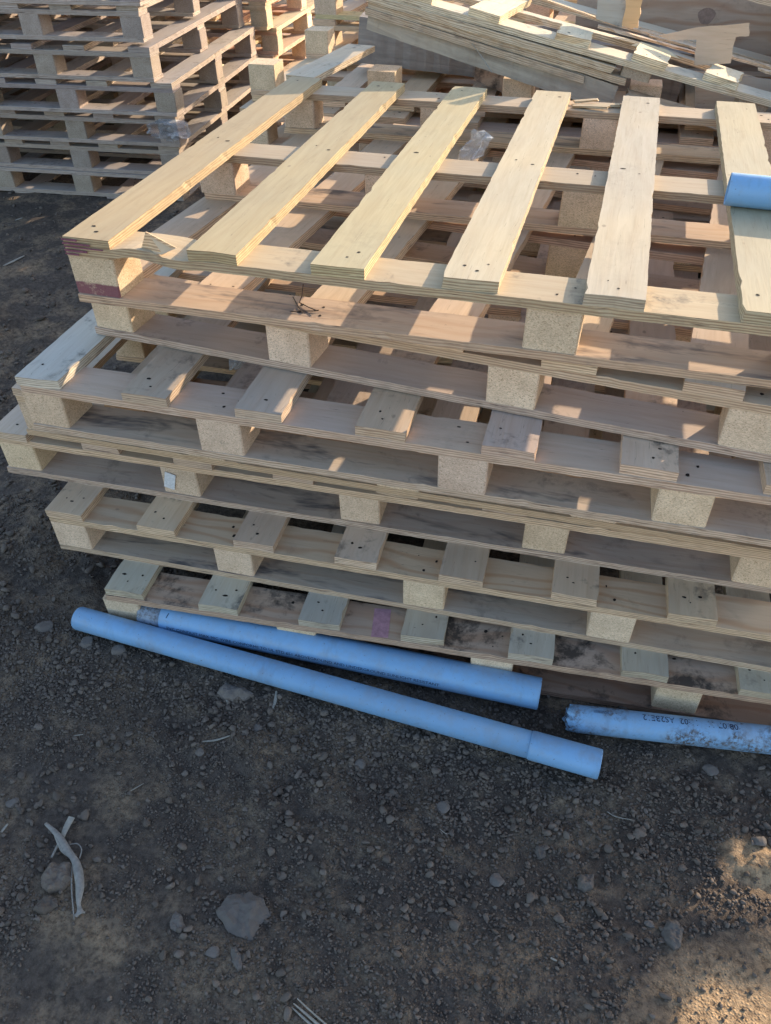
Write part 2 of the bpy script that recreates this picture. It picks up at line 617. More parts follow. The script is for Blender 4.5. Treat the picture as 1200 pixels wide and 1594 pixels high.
def vnoise(x, y, seed):
    xi = np.floor(x).astype(int)
    yi = np.floor(y).astype(int)
    xf = x - xi
    yf = y - yi
    u = xf * xf * (3 - 2 * xf)
    v = yf * yf * (3 - 2 * yf)
    def h(a, b):
        n = (a * 374761393 + b * 668265263 + seed * 974634777) & 0x7fffffff
        n = ((n ^ (n >> 13)) * 1274126177) & 0x7fffffff
        return ((n ^ (n >> 16)) & 0xffff) / 65535.0
    return (h(xi, yi) * (1 - u) + h(xi + 1, yi) * u) * (1 - v) + (h(xi, yi + 1) * (1 - u) + h(xi + 1, yi + 1) * u) * v - .5


def gheight(x, y):
    x = np.asarray(x, float)
    y = np.asarray(y, float)
    z = vnoise(x * 2.3, y * 2.3, 1) * .030 + vnoise(x * 7, y * 7, 2) * .016
    rough = np.clip(vnoise(x * 3.1, y * 3.1, 9) * 2.2 + .55, 0.12, 1.1)
    z += rough * (vnoise(x * 22, y * 22, 3) * .015 + vnoise(x * 55, y * 55, 4) * .010 + np.abs(vnoise(x * 120, y * 120, 5)) * .007)
    # the ground rises a little towards the far left stack
    d = np.clip((y * .9 - x * .45 - .9) / 1.2, 0, 1)
    z += d * d * (3 - 2 * d) * .135
    # flat under the stack
    ins = np.clip(1 - np.abs(x - .9) / 1.4, 0, 1) * np.clip((y + .12) * 8, 0, 1)
    z -= .012 * np.clip(ins * 3, 0, 1)
    # swells added beside the stack's right corner, tilted to catch more sun
    z += .012 * np.exp(-(((x - 1.55) / .10) ** 2 + ((y + .385) / .040) ** 2))
    z += .055 * np.exp(-(((x - 1.58) / .30) ** 2 + ((y + .98) / .20) ** 2))
    z -= .010
    return GZ + z


def axis(lo, hi, fine, far):
    a = list(np.arange(lo, hi + 1e-6, fine))
    s = fine
    x = a[-1]
    while x < far:
        s *= 1.16
        x += s
        a.append(x)
    s = fine
    x = a[0]
    pre = []
    while x > -far:
        s *= 1.16
        x -= s
        pre.append(x)
    return np.array(pre[::-1] + a)


gx = axis(-1.15, 2.15, .0075, 120)
gy = axis(-1.15, .25, .0075, 120)
X, Y = np.meshgrid(gx, gy, indexing='ij')
Zg = gheight(X, Y)
vs = np.stack([X.ravel(), Y.ravel(), Zg.ravel()], 1)
nx_, ny_ = len(gx), len(gy)
ii, jj = np.meshgrid(np.arange(nx_ - 1), np.arange(ny_ - 1), indexing='ij')
a = (ii * ny_ + jj).ravel()
fs = np.stack([a, a + ny_, a + ny_ + 1, a + 1], 1)
gm = bpy.data.meshes.new('ground')
gm.vertices.add(len(vs))
gm.vertices.foreach_set('co', vs.ravel())
gm.loops.add(fs.size)
gm.loops.foreach_set('vertex_index', fs.ravel())
gm.polygons.add(len(fs))
gm.polygons.foreach_set('loop_start', np.arange(0, fs.size, 4))
gm.polygons.foreach_set('loop_total', np.full(len(fs), 4))
gm.polygons.foreach_set('use_smooth', np.ones(len(fs), bool))
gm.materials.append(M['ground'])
gm.update(calc_edges=True)
gm.validate()
go = obj('ground', gm)
tag(go, 'bare dark brown dirt ground with crumbly clods', 'ground', kind='structure')

# --- clods and pebbles as one uncountable mass
ICO_V = []
ph = (1 + 5 ** .5) / 2
for s1 in (1, -1):
    for s2 in (1, -1):
        ICO_V += [(0, s1, s2 * ph), (s1, s2 * ph, 0), (s2 * ph, 0, s1)]
ICO_V = np.array(ICO_V) / math.sqrt(1 + ph * ph)
def hull_faces(V):
    F = []
    n = len(V)
    e = min(np.linalg.norm(V[0] - V[j]) for j in range(1, n)) * 1.05
    for i in range(n):
        for j in range(i + 1, n):
            for k in range(j + 1, n):
                if max(np.linalg.norm(V[i] - V[j]), np.linalg.norm(V[j] - V[k]), np.linalg.norm(V[i] - V[k])) < e:
                    if np.dot(np.cross(V[j] - V[i], V[k] - V[i]), V[i]) < 0:
                        F.append((i, k, j))
                    else:
                        F.append((i, j, k))
    return np.array(F)
ICO_F = hull_faces(ICO_V)


def subdiv(V, F):
    V = list(map(tuple, V))
    cache = {}
    out = []
    def mid(a, b):
        k = (min(a, b), max(a, b))
        if k not in cache:
            p = np.array(V[a]) + np.array(V[b])
            V.append(tuple(p / np.linalg.norm(p)))
            cache[k] = len(V) - 1
        return cache[k]
    for (a, b, c) in F:
        ab, bc, ca = mid(a, b), mid(b, c), mid(c, a)
        out += [(a, ab, ca), (b, bc, ab), (c, ca, bc), (ab, bc, ca)]
    return np.array(V), np.array(out)


IV2, IF2 = subdiv(ICO_V, ICO_F)
IV3, IF3 = subdiv(IV2, IF2)
rng = np.random.default_rng(5)


def stones(name, P, S, mat, base=(ICO_V, ICO_F), flat=(.5, .95), sink=.10, rnd=.48, cuts=0):
    V, F = base
    n = len(P)
    nv = len(V)
    allv = np.empty((n, nv, 3))
    for i in range(n):
        q = rng.normal(size=3)
        ang = rng.uniform(0, 6.28)
        q /= np.linalg.norm(q)
        K = np.array([[0, -q[2], q[1]], [q[2], 0, -q[0]], [-q[1], q[0], 0]])
        R = np.eye(3) + math.sin(ang) * K + (1 - math.cos(ang)) * K @ K
        v = V * (1 + rng.uniform(-rnd, rnd, (nv, 1)))
        if cuts:
            for _ in range(cuts):
                cn = rng.normal(size=3)
                cn /= np.linalg.norm(cn)
                v = v - np.outer(np.clip(v @ cn - rng.uniform(.45, .85), 0, None), cn)
        v = v @ np.diag([1, rng.uniform(.5, 1), rng.uniform(*flat)])
        v = v @ R.T
        v[:, 2] *= rng.uniform(.6, .95)
        allv[i] = v * S[i] * .5 + P[i] + np.array([0, 0, S[i] * (.5 - sink) * .6])
    vs = allv.reshape(-1, 3)
    fs = (F[None] + (np.arange(n) * nv)[:, None, None]).reshape(-1, 3)
    me = bpy.data.meshes.new(name)
    me.vertices.add(len(vs))
    me.vertices.foreach_set('co', vs.ravel())
    me.loops.add(fs.size)
    me.loops.foreach_set('vertex_index', fs.ravel().astype(np.int32))
    me.polygons.add(len(fs))
    me.polygons.foreach_set('loop_start', np.arange(0, fs.size, 3))
    me.polygons.foreach_set('loop_total', np.full(len(fs), 3))
    me.materials.append(mat)
    me.update(calc_edges=True)
    return me


def scatter(n, lo, hi, thr, seed, xr=(-1.1, 2.1), yr=(-1.15, .2), mu=.0045, sg=.45, mx=.012):
    x = rng.uniform(*xr, n)
    y = rng.uniform(*yr, n)
    dn = vnoise(x * 3.0, y * 3.0, seed) + .6 * vnoise(x * 9.0, y * 9.0, seed + 1) + .35 * vnoise(x * 30, y * 30, seed + 2)
    k = (dn > thr) | (rng.random(n) < .05)
    x, y = x[k], y[k]
    s = np.clip(np.exp(rng.normal(math.log(mu), sg, len(x))), lo, hi)
    return np.stack([x, y, gheight(x, y)], 1), s


P1_, S1_ = scatter(110000, .002, .008, -.12, 11, mu=.0043)
P2_, S2_ = scatter(30000, .006, .014, .06, 21, mu=.0090, sg=.3)
P3_, S3_ = scatter(5200, .012, .028, .12, 31, mu=.0155, sg=.28)
# extra rubble along the feet of the stack and beside the pipes
nb = 4200
tx = rng.uniform(-.75, 1.7, nb)
ty = rng.normal(-.33, .075, nb) - .03 * (tx > .9)
P4_ = np.stack([tx, ty, gheight(tx, ty)], 1)
S4_ = np.clip(np.exp(rng.normal(math.log(.0085), .45, nb)), .003, .024)
# behind the pipes at the left
nc = 1200
tx = rng.uniform(-1.2, -.15, nc)
ty = rng.uniform(-.35, .9, nc)
P5_ = np.stack([tx, ty, gheight(tx, ty)], 1)
S5_ = np.clip(np.exp(rng.normal(math.log(.012), .5, nc)), .004, .035)
# farther ground at the left
ne = 1500
tx = rng.uniform(-2.6, -.4, ne)
ty = rng.uniform(.5, 2.6, ne)
P6_ = np.stack([tx, ty, gheight(tx, ty)], 1)
S6_ = np.clip(np.exp(rng.normal(math.log(.012), .5, ne)), .005, .04)
P = np.concatenate([P1_, P2_, P3_, P4_, P5_, P6_])
S = np.concatenate([S1_, S2_, S3_, S4_, S5_, S6_])
sun_patch = (((P[:, 0] - 1.60) / .16) ** 2 + ((P[:, 1] + .40) / .07) ** 2 < 1) | (((P[:, 0] - 1.62) / .36) ** 2 + ((P[:, 1] + .80) / .29) ** 2 < 1)
keep = ~(sun_patch & (rng.random(len(S)) < .88))  # crumbs thinned where the sun patches are painted paler
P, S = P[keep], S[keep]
big = S > .0095
ma = stones('gravel', P[~big], S[~big], M['clod'])
mb = stones('gravel', P[big], S[big], M['clod'], base=(IV2, IF2), rnd=.16, cuts=9)
na = len(ma.vertices)
co = np.empty((na + len(mb.vertices)) * 3)
t1, t2 = np.empty(na * 3), np.empty(len(mb.vertices) * 3)
ma.vertices.foreach_get('co', t1)
mb.vertices.foreach_get('co', t2)
l1_, l2_ = np.empty(len(ma.loops), np.int32), np.empty(len(mb.loops), np.int32)
ma.loops.foreach_get('vertex_index', l1_)
mb.loops.foreach_get('vertex_index', l2_)
gme = bpy.data.meshes.new('gravel')
gme.vertices.add(na + len(mb.vertices))
gme.vertices.foreach_set('co', np.concatenate([t1, t2]))
ll = np.concatenate([l1_, l2_ + na])
gme.loops.add(len(ll))
gme.loops.foreach_set('vertex_index', ll)
gme.polygons.add(len(ll) // 3)
gme.polygons.foreach_set('loop_start', np.arange(0, len(ll), 3))
gme.polygons.foreach_set('loop_total', np.full(len(ll) // 3, 3))
gme.materials.append(M['clod'])
gme.update(calc_edges=True)
bpy.data.meshes.remove(ma)
bpy.data.meshes.remove(mb)
go2 = obj('gravel', gme)
tag(go2, 'loose crumbs and small clods of dirt strewn over the ground', 'gravel', kind='stuff')


def rock(px, py, size, label, sx=1, flat=.5, z=GZ, sharp=.16, mat='rock', yaw=0, outline=None):
    p = at(px, py, z)
    gz = float(gheight(p.x, p.y))
    V = IV3.copy()
    r = np.random.default_rng(int(px * 7 + py))
    # facet: cut the sphere by random planes
    for _ in range(9):
        n = r.normal(size=3)
        n /= np.linalg.norm(n)
        d = r.uniform(.62, .9)
        k = V @ n
        V = V - np.outer(np.clip(k - d, 0, None), n)
    V *= 1 + sharp * (r.random((len(V), 1)) - .5) * .35
    V = V * np.array([sx, 1, flat]) * size / 2
    c, s = math.cos(yaw), math.sin(yaw)
    V = np.stack([c * V[:, 0] - s * V[:, 1], s * V[:, 0] + c * V[:, 1], V[:, 2]], 1)
    me = mesh('rock', V, [tuple(map(int, f)) for f in IF3], [M[mat]])
    o = obj('rock', me, None, (p.x, p.y, gz + size * flat * .18))
    tag(o, label, 'rock', 'stones lying on the dirt')
    return o


def slab_rock(pts, h, label, mat='rock', seed=0):
    r = random.Random(seed)
    P_ = [at(x, y, GZ) for x, y in pts]
    Q = []
    for i, a_ in enumerate(P_):
        b_ = P_[(i + 1) % len(P_)]
        for k in range(5):
            p = a_.lerp(b_, k / 5)
            if k:
                p += Vector((r.uniform(-1, 1), r.uniform(-1, 1), 0)) * (b_ - a_).length * .05
            Q.append(p)
    c = sum(Q, Vector()) / len(Q)
    gz = float(gheight(c.x, c.y))
    n = len(Q)
    pts2 = [Vector((q.x - c.x, q.y - c.y)) for q in Q]
    area = sum(pts2[i].x * pts2[(i + 1) % n].y - pts2[(i + 1) % n].x * pts2[i].y for i in range(n))
    if area < 0:
        pts2.reverse()
    ext = max(p.length for p in pts2)
    inner = []
    st = ext / 11
    g = -ext
    while g < ext:
        h2 = -ext
        while h2 < ext:
            inner.append(Vector((g + r.uniform(-.3, .3) * st, h2 + r.uniform(-.3, .3) * st)))
            h2 += st
        g += st
    def edist(p):
        best = 9
        cr = False
        for i in range(n):
            a_, b_ = pts2[i], pts2[(i + 1) % n]
            ab = b_ - a_
            t_ = max(0, min(1, (p - a_).dot(ab) / max(1e-12, ab.dot(ab))))
            best = min(best, (p - a_ - ab * t_).length)
            if (a_.y > p.y) != (b_.y > p.y) and p.x < (b_.x - a_.x) * (p.y - a_.y) / (b_.y - a_.y) + a_.x:
                cr = not cr
        return best if cr else -best
    inner = [p for p in inner if edist(p) > st * .5]
    vs2, es2, fs2, *_ = geometry.delaunay_2d_cdt(pts2 + inner, [], [list(range(n))], 1, 1e-6)
    tx_, ty_ = r.uniform(-.3, .3), r.uniform(-.3, .3)
    V, F = [], []
    for p in vs2:
        d = max(0, edist(p))
        z = h * (.55 + .45 * min(1, d / (ext * .22))) + h * (tx_ * p.x + ty_ * p.y) / ext
        z += h * .55 * mnoise.noise(Vector((p.x / ext * 1.6, p.y / ext * 1.6, seed * 3.3))) + h * .22 * mnoise.noise(Vector((p.x / ext * 5, p.y / ext * 5, seed * 1.7)))
        V.append((p.x, p.y, z))
    F = [tuple(f) for f in fs2]
    k0 = len(V)
    for p in pts2:
        V.append((p.x * 1.04, p.y * 1.04, -h * .6))
    idx = [min(range(len(vs2)), key=lambda q: (vs2[q] - p).length) for p in pts2]
    for i in range(n):
        j = (i + 1) % n
        F.append((idx[i], k0 + i, k0 + j, idx[j]))
    tag(obj('rock', mesh('rock', V, F, [M[mat]]), None, (c.x, c.y, gz)), label, 'rock', 'stones lying on the dirt')


slab_rock([(335, 1417), (354, 1392), (383, 1383), (410, 1398), (421, 1421), (402, 1436), (394, 1465), (371, 1456), (354, 1448)], .020, 'large flat jagged brown rock on open dirt, biggest stone in front', seed=1)
slab_rock([(1033, 1445), (1040, 1430), (1055, 1430), (1066, 1445), (1062, 1470), (1052, 1474), (1035, 1458)], .017, 'pale rounded stone near the sunlit corner of dirt', seed=2)
slab_rock([(901, 1366), (905, 1357), (926, 1356), (926, 1376), (912, 1383), (901, 1376)], .018, 'angular dark stone alone below the blue pipe end', seed=3)
slab_rock([(263, 1434), (272, 1415), (280, 1421), (288, 1443), (277, 1449), (265, 1445)], .010, 'small pointed stone just left of the large flat rock', seed=4)
slab_rock([(359, 1475), (367, 1473), (378, 1490), (376, 1508), (370, 1511), (360, 1497)], .010, 'narrow pointed stone right below the large flat rock', seed=5)
slab_rock([(834, 1320), (836, 1309), (851, 1308), (850, 1328), (840, 1330)], .010, 'small light stone on the dirt left of the angular stone', seed=6)
slab_rock([(68, 1366), (85, 1345), (112, 1348), (115, 1370), (100, 1385), (78, 1392), (68, 1385)], .024, 'crumbly dark clod lying left of the dry husk', 'clod', seed=7)
slab_rock([(53, 1420), (70, 1396), (90, 1400), (92, 1412), (70, 1425)], .014, 'crumbly clod at the far left below the dark clod', 'clod', seed=8)
slab_rock([(338, 1078), (352, 1063), (370, 1070), (395, 1082), (380, 1090), (350, 1088)], .020, 'brown stone half under the near blue pipe', seed=9)
ROCKS = [
    (330, 1480, .026, 'small round stone below and left of the large flat rock', 1, .6, .5),
    (68, 975, .040, 'rounded stone left of the two blue pipes, beside the pallet corner', 1.2, .6, .4),
    (130, 1008, .0, '', 1, .6, 0),
    (185, 1012, .036, 'rounded stone tucked against the near blue pipe, left end', 1.1, .7, .2),
    (135, 998, .036, 'stone under the left tip of the near blue pipe', 1.2, .6, 2.0),
    (402, 1130, .024, 'small pale stone below the middle of the near pipe', 1, .6, .4),
    (310, 1167, .022, 'small round stone beside the thin pale stick', 1, .7, .6),
    (560, 1185, .028, 'small pointed stone below the near pipe, in open gravel', .9, .6, .9),
    (690, 1252, .030, 'small pale stone among crumbs right of the open dirt', 1.0, .6, .3),
    (775, 1365, .030, 'dull stone low left of the angular stone', 1.1, .5, 1.1),
    (1108, 1195, .030, 'stone under the muddy pipe at the right', 1.2, .5, .1),
    (1183, 1307, .028, 'round brown stone at the tip of the sunlit patch', 1.1, .8, .1),
    (1065, 1470 - 35, .0, '', 1, .5, 0),
    (1015, 1432, .024, 'narrow stone left of the pale rounded stone', .6, .5, 1.6),
    (20, 1250, .026, 'small stone at the left edge of the dirt', 1.1, .6, .4),
]
for (px, py, sz, lab, sx, fl, yw) in ROCKS:
    if sz:
        rock(px, py, sz, lab, sx, fl, yaw=yw, mat='rock' if sz < .05 or px > 200 else 'clod')

# ------------------------------------------------------------------ main stack
def local_x(pxs, loc, yaw):
    out = []
    for p in pxs:
        wv = at(p[0], p[1], loc[2])
        out.append(math.cos(yaw) * (wv.x - loc[0]) + math.sin(yaw) * (wv.y - loc[1]))
    return out


GMAIN = 'pallets of the front stack'
# broken front cross board of the top pallet: it bulges between the first two deck boards
def bulge(x, y):
    xx = x + PL / 2
    return .011 * math.exp(-((xx - .150) / .045) ** 2) * (1 if y < -.02 else (.5 if y < .02 else .1)) - .004 * math.exp(-((xx - .24) / .03) ** 2)
crossnail = [(b - PL / 2 + a_, c_) for b in BX[2:] for a_, c_ in ((-.02, .02), (.022, .01), (0, -.02))]
top_cross = board_mesh(PL, BW, CT, M['plyold'], crossnail, seed=5, bumpf=bulge, nx=90)
xP1 = [0.0, .264, .511, .752, .998, 1.249, 1.49, 1.80]
p1 = make_pallet('topmost pallet of the front stack, sunlit pale boards, purple paint on its corner', (0, 0, 0), 0, GMAIN,
                 deck=[(.35, .295, .18), (.38, .33, .215), (.395, .345, .23), (.44, .395, .29), (.45, .405, .30), (.44, .395, .29), (.44, .395, .29), (.44, .395, .29)],
                 cross=FRESH, bottom=[PINK, PINK, TAN], mats=('ply', 'ply', 'plystain'), deckx=xP1,
                 skip_blocks=((0, 1),), seed=11,
                 special={('cross', 0): top_cross, ('block', 0, 0): block_mesh(.1, .095, BH, M['blockp'], .3)})
p2 = make_pallet('second pallet from the top of the front stack, turned slightly askew', (-.061, .100, -PH), -.085, GMAIN,
                 deck=TAN, cross=[TAN, PINK, PINK], bottom=[GREY, PINK, PINK], mats=('ply', 'ply', 'plyold'), deckx=[.012 + i * .2485 for i in range(7)] + [1.80], seed=12)
p3x = [0, .238, .492, .745, 1.0, 1.245, 1.488, 1.80]
p3 = make_pallet('third pallet from the top of the front stack, grey stained, jutting left', (-.135, -.104, -.2745), .0115, GMAIN,
                 deck=[(.52, .50, .46), (.50, .43, .33), (.52, .45, .35), PALE, PALE, PALE, PALE, PALE], cross=[PALE, PINK, PINK], bottom=[GREY, PINK, PINK], mats=('plyold', 'ply', 'plystain'), seed=13,
                 blockx=[.048, .457, .96, 1.367, 1.852])
p3b = make_pallet('fourth pallet from the top of the front stack, set back, mostly hidden', (-.29, .03, -.2745 - PH), .008, GMAIN,
                  deck=GREY, cross=TAN, bottom=TAN, mats=('plyold', 'ply', 'ply'), seed=14)
p4 = make_pallet('fifth pallet from the top of the front stack, reaching farthest left', (-.392, .022, -.2745 - 2 * PH), .028, GMAIN,
                 deck=GREY, cross=[TAN, PINK, PINK], bottom=[GREY, PINK, PINK], mats=('plyold', 'ply', 'plystain'), seed=15,
                 blockx=[.048, .50, .958, 1.395, 1.852])
p5 = make_pallet('second pallet from the ground in the front stack, grey-green deck ends', (-.212, -.084, -.2745 - 3 * PH), .032, GMAIN,
                 deck=PALE, cross=[(.50, .40, .30), PINK, PINK], bottom=[GREY, PINK, PINK], mats=('plyold', 'plygrain', 'plystain'), seed=16,
                 blockx=[.046, .490, .956, 1.386, 1.852])
p6 = make_pallet('lowest pallet of the front stack, standing on the dirt behind the blue pipes', (-.029, -.184, -.2745 - 4 * PH), .062, GMAIN,
                 deck=(.45, .43, .35), cross=[(.42, .32, .24), BROWN, BROWN], bottom=[BROWN, BROWN, BROWN], mats=('plyold', 'plydirt', 'plydirt'), seed=17,
                 blockx=[.038, .490, .955, 1.378, 1.852])

# purple paint on the top pallet's corner board ends, the pink stain on the lowest pallet
def box(vs, fs, c, s, R=None):
    k = len(vs)
    for dx in (-1, 1):
        for dy in (-1, 1):
            for dz in (-1, 1):
                p = Vector((dx * s[0] / 2, dy * s[1] / 2, dz * s[2] / 2))
                if R:
                    p = R @ p
                vs.append(tuple(p + Vector(c)))
    for f in ((0, 1, 3, 2), (4, 6, 7, 5), (0, 4, 5, 1), (2, 3, 7, 6), (0, 2, 6, 4), (1, 5, 7, 3)):
        fs.append(tuple(k + i for i in f))


def boxobj(name, c, s, mat, parent=None, rot=(0, 0, 0), color=None):
    vs, fs = [], []
    box(vs, fs, (0, 0, 0), s)
    return obj(name, mesh(name, vs, fs, [mat]), parent, c, rot, color)


for (zz, x0, ww, hh) in ((PH - .0045, .000, .034, .0035), (PH - .012, .000, .060, .0035), (PH - .0185, .002, .085, .0025), (PH - .026, .001, .050, .004), (PH - .033, .001, .030, .0035)):
    boxobj('paint_mark', (x0 + ww / 2, -.0042, zz), (ww, .0010, hh), M['paint'], p1)
boxobj('white_mark', (.472, .0008, BT + .040), (.028, .0010, .050), make_plain('white_mark', (.62, .62, .62), .8, 160, .2, .1), p4, (0, .25, 0))
boxobj('pink_stain', (.690, -.004 + .05, PH - DT + .0004), (.040, .088, .0006), make_plain('pink_dye', (.45, .24, .27), .85, 60, .25, .1), p6, (0, 0, .12))

# splintered veneer standing up from the broken cross board
vs = [(0, 0, 0), (.052, .006, .0), (.058, .02, .003), (.002, .012, .032), (0, .002, .0), (.05, .009, -.001)]
sp = mesh('splinter', [(0, 0, 0), (.050, -.004, 0), (.070, .018, .008), (.012, .010, .034), (.001, .003, -.001), (.050, .0, -.001), (.069, .021, .007), (.012, .013, .033)],
          [(0, 1, 2, 3), (7, 6, 5, 4), (0, 4, 5, 1), (1, 5, 6, 2), (2, 6, 7, 3), (3, 7, 4, 0)], [M['ply']])
obj('splinter', sp, p1, (.160, .012, PH - DT + .004), (0, 0, -.12), (.62, .45, .29))

# ------------------------------------------------------------------ pallets behind the front stack (upturned, its blocks standing free)
GB = 'pallets of the stack behind the front stack'
q1 = make_pallet('upturned pallet behind the front stack with bare blocks standing up in a row', (-.288, 1.585, -.046), 0.0, GB,
                 deck=TAN, cross=TAN, mats=('ply', 'ply', 'ply'), invert=True, skip_bottom=(0, 1, 2), seed=21,
                 skip_blocks=((2, 0), (2, 1), (2, 2), (2, 3), (2, 4)), blockx=[.048, .484, .946, 1.352, 1.852])
q1.location.z += BT
q1['label'] = 'upturned pallet behind the front stack with bare blocks standing up in a row'
q2 = make_pallet('pallet directly under the upturned one, behind the front stack', (-.30, 1.50, -.046 - BH - CT - DT - .001), .01, GB,
                 deck=TAN, cross=PINK, bottom=PINK, seed=22)
QL = ['second pallet under the upturned one, behind the front stack', 'third pallet under the upturned one, behind the front stack',
      'fourth pallet under the upturned one, behind the front stack', 'lowest pallet under the upturned one, resting on dirt behind the front stack']
for k, lb in enumerate(QL):
    copy_thing(q2, lb, (q2.location.x + .03 * (-1) ** k, q2.location.y + .02 * k, q2.location.z - PH * (k + 1)), .01 * (-1) ** k)

# ------------------------------------------------------------------ left stack
GL = 'pallets of the stack at the far left'
def left(label, cx, cy, ztop, yaw, **kw):
    # cx, cy = the stack's front right corner
    return make_pallet(label, (cx - PL * math.cos(yaw), cy - PL * math.sin(yaw), ztop), yaw, GL, **kw)
LC = dict(deck=(.36, .335, .31), cross=(.34, .315, .295), bottom=(.36, .335, .31), blk=(.38, .33, .275), mats=('plyold', 'plyold', 'plyold'))
l1 = left('highest pallet in view of the far left stack, its top at the picture edge', -1.035, 2.19, .012, .085, seed=31, **LC)
l2 = left('second pallet in view of the far left stack, sun on its right side', -1.020, 2.19, -.142, .085, seed=32, **LC)
l3 = left('third pallet in view of the far left stack, corner pushed out to the right', -.945, 2.20, -.280, .10, seed=33, **LC)
l4 = left('fourth pallet in view of the far left stack, above the scrap of plastic film', -.965, 2.22, -.420, .09, seed=34, **LC)
l5 = left('second pallet from the ground in the far left stack, torn film on its corner', -.985, 2.23, -.5575, .08, seed=35, **LC)
l6 = left('lowest pallet of the far left stack, upside down on the dirt', -1.00, 2.22, -.5575 - PH - .001, .085, seed=36, invert=True, **LC)
copy_thing(l1, 'pallet of the far left stack just above the picture edge', (l1.location.x + .02, l1.location.y, l1.location.z + PH), .08)
copy_thing(l2, 'pallet on top of the far left stack above the picture edge', (l1.location.x - .03, l1.location.y + .02, l1.location.z + 2 * PH), .09)

GG = 'pallets of the stack right behind the far left stack'
g1 = make_pallet('pallet behind the far left stack, highest of its stack in view', (-1.00 - PL, 3.50, .10), .03, GG, seed=45, deck=TAN, cross=TAN, bottom=TAN, mats=('plyold', 'plyold', 'plyold'))
for k, wd2 in enumerate('second third fourth fifth sixth seventh'.split()):
    copy_thing(g1, 'pallet behind the far left stack, %s from the top of its stack' % wd2, (g1.location.x + random.uniform(-.04, .04), g1.location.y + random.uniform(-.03, .03), g1.location.z - PH * (k + 1)), .03 + random.uniform(-.03, .03))

# second far stack, behind and between
GF = 'pallets of the far stack between the left stack and the tilted pallet'
f1 = make_pallet('pallet of the far stack seen over the upturned pallet, sixth from the ground', (-.34, 2.42, -.05), -.02, GF,
                 deck=TAN, cross=TAN, bottom=TAN, mats=('plyold', 'plyold', 'plyold'), seed=41)
FLAB = [('pallet of the far stack seventh from the ground, cut by the picture edge', 1), ('pallet of the far stack fifth from the ground', -1),
        ('pallet of the far stack fourth from the ground', -2), ('pallet of the far stack third from the ground', -3),
        ('pallet of the far stack second from the ground', -4), ('lowest pallet of the far stack, on the dirt', -5)]
for lb, k in FLAB:
    copy_thing(f1, lb, (f1.location.x + random.uniform(-.03, .03), f1.location.y + random.uniform(-.03, .03), f1.location.z + k * PH), -.02 + random.uniform(-.03, .03))

# ------------------------------------------------------------------ tilted pallet at the upper right and the scrap under and behind it
TA = math.atan(.2)
def beam(label, c, s, rot, mat, col, name='wood_beam', cat='beam', parent=None):
    o = obj(name, board_mesh(s[0], s[1], s[2], M[mat], seed=c[0], rag=.004), parent, c, rot, col)
    if not parent:
        tag(o, label, cat)
    return o



def empty(name, loc, rot, label, cat, group=None):
    e = bpy.data.objects.new(name, None)
    COL.objects.link(e)
    e.location = loc
    e.rotation_euler = rot
    return tag(e, label, cat, group)


tp = empty('pallet', (-.005, 1.50, .262), (0, TA, 0), 'tilted broken pallet sloping down to the right behind the front stack', 'pallet')
TC = (.56, .49, .38)
TPL = 1.85
obj('cross_board', board_mesh(TPL, .10, CT, M['plyold'], seed=71, rag=.003), tp, (.19 + TPL / 2, .05, -.030), (0, 0, 0), TC)
for i, (x, ln) in enumerate(((.285, .62), (.54, .40), (.795, .135), (1.04, .15), (1.265, .17), (1.52, .5), (1.78, .6))):
    obj('deck_board', board_mesh(ln, .1, DT, M['plyold'], [(-ln / 2 + .03, .02), (-ln / 2 + .05, -.02)], seed=80 + i, rag=.009 if ln < .2 else .002), tp,
        (x + .05, ln / 2, -DT / 2), (0, 0, math.pi / 2 + (.05, -.12, .02, -.06, -.18, .04, 0)[i]), (.66, .56, .40))
obj('rail', board_mesh(.86, .045, .018, M['plyold'], seed=91, rag=.006), tp, (.66, .26, -.030), (0, .0, .02), TC)
obj('rail', board_mesh(.80, .05, .016, M['plyold'], seed=92, rag=.006), tp, (1.52, .30, -.045), (0, .02, -.06), TC)
obj('cross_board', board_mesh(1.5, .10, CT, M['plyold'], seed=93, rag=.003), tp, (.95, .58, -.030), (0, 0, .01), TC)
for k, (x0, ln, dy) in enumerate(((.19, .80, -.004), (.20, .84, .004), (.195, .72, -.002))):
    obj('bottom_board', board_mesh(ln, .105, .0195, M['plyold'], seed=94 + k, rag=.005), tp, (x0 + ln / 2, .05 + dy, -.051 - .021 * k), (0, .012 + .008 * k, .004 * k), (.50 - .03 * k, .42 - .03 * k, .32 - .02 * k))
obj('bottom_board', board_mesh(1.0, .10, .016, M['plyold'], seed=99, rag=.006), tp, (1.55, .045, -.13), (0, .02, .01), (.40, .36, .31))
for x in (1.06, 1.42, 1.80):
    obj('block', block_mesh(.09, .07, .030, M['block'], x), tp, (x, .05, -.054), (0, 0, .05), (.44, .36, .28))
sp_v = [(0, 0, 0), (.10, .01, .004), (.17, .0, .012), (.11, .025, .010), (.02, .03, .004), (0, .004, -.004), (.10, .014, 0), (.168, .004, .009), (.11, .028, .006), (.02, .033, 0)]
sp_f = [(0, 1, 2, 3, 4), (9, 8, 7, 6, 5), (0, 5, 6, 1), (1, 6, 7, 2), (2, 7, 8, 3), (3, 8, 9, 4), (4, 9, 5, 0)]
obj('splinter', mesh('splinter', sp_v, sp_f, [M['ply']]), tp, (.98, .20, -.012), (0, .05, -.10), (.66, .52, .34))
obj('splinter', mesh('splinter', sp_v, sp_f, [M['ply']]), tp, (1.02, .15, -.010), (.3, .0, -.35), (.66, .52, .34))


